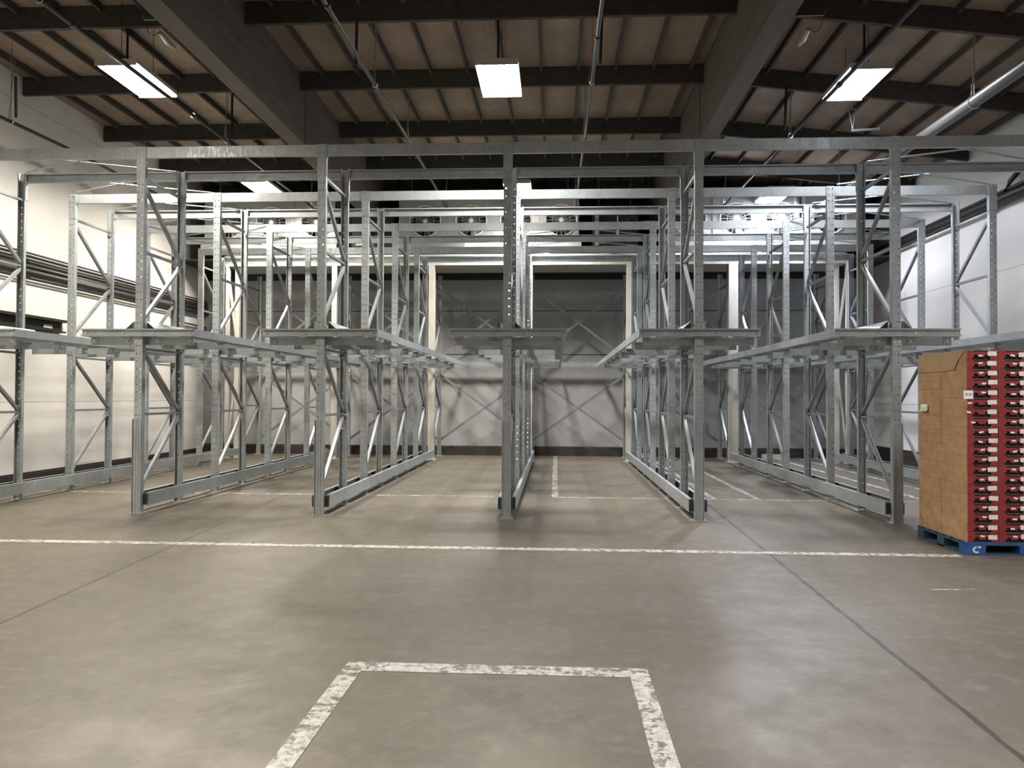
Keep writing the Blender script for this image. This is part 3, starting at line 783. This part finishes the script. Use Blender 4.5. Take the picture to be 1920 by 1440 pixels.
r = MB().box(0, .006, 0, 1.1, 0, .28).build('wall_patch', M['wall'], loc=(XL, 14.65, .16)); tag(r, 'small flat white panel low on the left wall', 'panel')
r = empty('electrical_conduit', (XL + .02, 18.9, 3.9)); tag(r, 'thin looped conduit with switch box high on the left wall near the rear', 'conduit')
MB().tube([(.05, 0, 0), (.05, 0, 1.05), (.05, .12, 1.1), (.05, .24, 1.05), (.05, .24, .1)], .014, 8).build('pipe_loop', M['pipe_grey'], r)
MB().box(.0, .12, -.06, .06, .42, .56).build('switch_box', M['dark_metal'], r)
for z, rr, dx, mt, lb in ((5.22, .085, .16, 'pipe_black', 'thick black insulated pipe high along the right wall'), (5.36, .035, .12, 'pipe_dark', 'thin dark pipe above the thick one on the right wall')):
    o = MB().tube([(XR - dx, 4, z), (XR - dx, YE + .6, z)], rr, 12).build('wall_pipe', M[mt], smooth=True); tag(o, lb, 'pipe', 'pipes along the right wall')
for y in (14.2, 16.6):
    pass
o = MB().tube([(XR - .16, 14.3, 5.3), (XR - .1, 14.25, 5.5), (XR - .08, 14.0, 5.62), (XR - .08, 12.5, 5.7)], .045, 10).build('branch_pipe', M['pipe_black'], smooth=True)
tag(o, 'short black branch pipe rising from the thick pipe on the right wall', 'pipe')
o = MB().box(-.12, 0, 0, 3.2, 0, .035).build('wall_ledge', M['white'], loc=(XR, 14.9, 5.09)); tag(o, 'thin white ledge under the black pipe on the right wall', 'ledge')
# pallet-size white blocks lying by the rear curb
for i, (x, y, L_, lb) in enumerate(((-1.85 + 1.3, 20.05, .5, 'low pale block on the floor at the rear, right of the middle row'), (-6.35, 19.9, .55, 'pale block on the floor at the rear, left side'),
                                    (2.25, 20.0, .35, 'pale block on the floor at the rear behind the third row from the right'), (5.3, 19.9, .6, 'pale block on the floor at the rear, right side'))):
    if i == 0: continue
    o = MB().box(0, L_, 0, .15, 0, .11).build('wheel_stop', M['slab'], loc=(x, y, 0)); tag(o, lb, 'block')

# ------------------------------------------------------------------ pallet with fruit flats
PX, PYY = 4.095, 7.87
r = empty('pallet', (PX - .012, PYY, 0)); tag(r, 'blue wooden pallet under the tall stack of red fruit flats', 'pallet')
PW, PD, PH = 1.22, 1.02, .128
for y0, y1 in ((0, .14), (.44, .58), (.88, 1.02)):
    MB().box(0, PW, y0, y1, 0, .014).build('bottom_board', M['blue_dark'], r)
for x0, x1 in ((0, .12), (1.10, 1.22)):
    MB().box(x0, x1, .14, .88, .0, .014).build('bottom_board', M['blue_dark'], r)
for x0, x1 in ((0, .19), (.515, .705), (1.03, 1.22)):
    for y0, y1 in ((0, .14), (.44, .58), (.88, 1.02)):
        MB().box(x0, x1, y0 + (0 if y0 == 0 else 0), y1, .014, .098).build('block', M['blue'] if y0 == 0 else M['blue_dark'], r)
MB().box(0, PW, 0, PD, .098, .112).build('stringer_board', M['blue_dark'], r)
for i in range(7):
    y0 = i * (PD - .1) / 6; MB().box(0, PW, y0, y0 + .11, .112, PH).build('top_board', M['blue'] if i == 0 else M['blue_dark'], r)
lg = MB()
for a0 in range(0, 12):
    t0, t1 = math.radians(60 + a0 * 21), math.radians(60 + (a0 + 1) * 21)
    ra, rb_ = .017, .033
    lg.poly([(.098 + ra * math.cos(t0) * 1.15, -.002, .055 + ra * math.sin(t0)), (.098 + rb_ * math.cos(t0) * 1.15, -.002, .055 + rb_ * math.sin(t0)),
             (.098 + rb_ * math.cos(t1) * 1.15, -.002, .055 + rb_ * math.sin(t1)), (.098 + ra * math.cos(t1) * 1.15, -.002, .055 + ra * math.sin(t1))])
lg.poly([(.10, -.002, .072), (.10, -.002, .090), (.145, -.002, .090), (.138, -.002, .072)])
lg.build('stencilled_mark', M['pallet_logo'], r)

BW, BD, BH, NL = .305, .505, .0955, 20
body = MB().box(.002, BW - .002, .014, BD - .002, .0004, BH - .0004)
body.box(.0025, .007, 0, .014, .001, BH - .001).box(BW - .007, BW - .0025, 0, .014, .001, BH - .001)
body_me = body.mesh('tray', M['card'])
a, b = .062, .228   # notch span
fp = MB()
def fpoly(pts):
    n = len(fp.v); fp.v += [(x, 0, z) for x, z in pts] + [(x, .003, z) for x, z in pts]; k = len(pts)
    fp.f.append(tuple(range(n, n + k))); fp.f.append(tuple(range(n + 2 * k - 1, n + k - 1, -1)))
    for i in range(k): fp.f.append((n + i, n + k + i, n + k + (i + 1) % k, n + (i + 1) % k))
T = BH - .0008
fpoly([(.0025, .0008), (a, .0008), (a - .006, .026), (a + .010, .030), (a + .014, .052), (a + .044, .052), (a + .052, .029), (b - .052, .029), (b - .044, .052), (b - .014, .052), (b - .010, .030), (b + .006, .026), (b, .0008),
       (BW - .0025, .0008), (BW - .0025, T), (b - .004, T), (b - .010, T - .016), (a + .010, T - .016), (a + .004, T), (.0025, T)])
fp_me = fp.mesh('printed_front', M['red'])
slot_shade_me = MB().box(.01, BW - .01, .0125, .0138, .003, BH - .003).mesh('slot_shade', M['hole'])  # dark sheet behind the hand slots, shade of the inside put into colour
st_me = MB().box(0, .088, -.0012, 0, 0, .044).mesh('shipping_label', M['sticker'])
ss_me = MB().box(-.021, .021, -.0016, -.0004, -.008, .008).mesh('small_sticker', M['sticker_plain'])
LAY = ['bottom', 'second', 'third', 'fourth', 'fifth', 'sixth', 'seventh', 'eighth', 'ninth', 'tenth', 'eleventh', 'twelfth', 'thirteenth',
       'fourteenth', 'fifteenth', 'sixteenth', 'seventeenth', 'eighteenth', 'nineteenth', 'top']
COLN = ['front left corner', 'second front', 'third front', 'front right corner']
rnd = random.Random(4)
for c in range(4):
    for n in range(NL):
        jx = rnd.uniform(-.002, .002) + .004 * (n / NL) * 0
        e = empty('fruit_flat', (PX + c * BW + jx, PYY + rnd.uniform(-.002, .002), PH + .001 + n * BH))
        link('tray', body_me, e); link('printed_front', fp_me, e); link('slot_shade', slot_shade_me, e)
        link('shipping_label', st_me, e, (.205 + rnd.uniform(-.006, .004), 0, .036 + rnd.uniform(-.008, .006))).rotation_euler.y = rnd.uniform(-.04, .04)
        odd = c == 0 and n in (12, 13, 14)
        s = link('small_sticker', ss_me, e, ((.04 if odd else .15) + rnd.uniform(-.02, .02), 0, .050 + rnd.uniform(-.008, .014)))
        s.rotation_euler.y = rnd.uniform(-.35, .35) if rnd.random() < .5 else rnd.uniform(-.06, .06)
        tag(e, f'red fronted fruit flat with black hand slots, {LAY[n]} layer of the {COLN[c]} column', 'fruit flat', 'red fruit flats stacked on the blue pallet')
for n in range(NL):
    e = link('fruit_flat', body_me, None, (PX + rnd.uniform(-.002, .002), PYY + BD + .003, PH + .001 + n * BH))
    tag(e, f'brown cardboard fruit flat seen from its side, {LAY[n]} layer of the rear left column', 'fruit flat', 'brown fruit flats at the back of the pallet')
# loose card sheet hanging down the left side over the two top layers
zt = PH + NL * BH + .004; zb = zt - 2 * BH - .006
sh = MB(); pts = [(PYY + .99, zb), (PYY + .99, zt - .002)]
for i in range(9): pts.append((PYY + .93 - i * .1, zt + (.006 if i % 2 else -.003)))
pts += [(PYY + .02, zt), (PYY + .15, zt - BH), (PYY + .235, zb)]
k = len(pts); sh.v += [(PX - .006, y, z) for y, z in pts] + [(PX - .002, y, z) for y, z in pts]
sh.f.append(tuple(range(k - 1, -1, -1))); sh.f.append(tuple(range(k, 2 * k)))
for i in range(k): sh.f.append((i, (i + 1) % k, k + (i + 1) % k, k + i))
o = sh.build('cardboard_sheet', M['card_pale']); tag(o, 'pale cardboard sheet with slanted edge on the left side over the top two layers', 'cardboard sheet')
r = empty('paper_tag', (PX + .012, PYY - .006, 1.595)); tag(r, 'white square paper tag marked in pen on the front left edge of the stack', 'paper tag')
MB().box(-.045, .047, -.002, 0, -.042, .042).build('sheet', M['sticker_plain'], r)
text_mesh('handwriting', '3F20', .036, M['ink'], r, (.001, -.0027, .002), (math.pi / 2, 0, 0), ext=.0002)
r = empty('paper_tag', (PX - .004, PYY + .86, 1.46)); tag(r, 'pale green and white label sticking out from the brown left side of the stack', 'paper tag')
MB().poly([(-.004, .08, -.03), (-.03, .09, -.045), (-.03, -.09, -.045), (-.004, -.08, -.03)]).poly([(0, .075, .035), (-.012, .085, -.03), (-.012, -.085, -.03), (0, -.075, .035)]).build('sheet', M['sticker_green'], r)
MB().poly([(-.006, .07, .03), (-.013, .075, -.002), (-.013, -.075, -.002), (-.006, -.07, .03)]).build('white_panel', M['sticker_plain'], r)
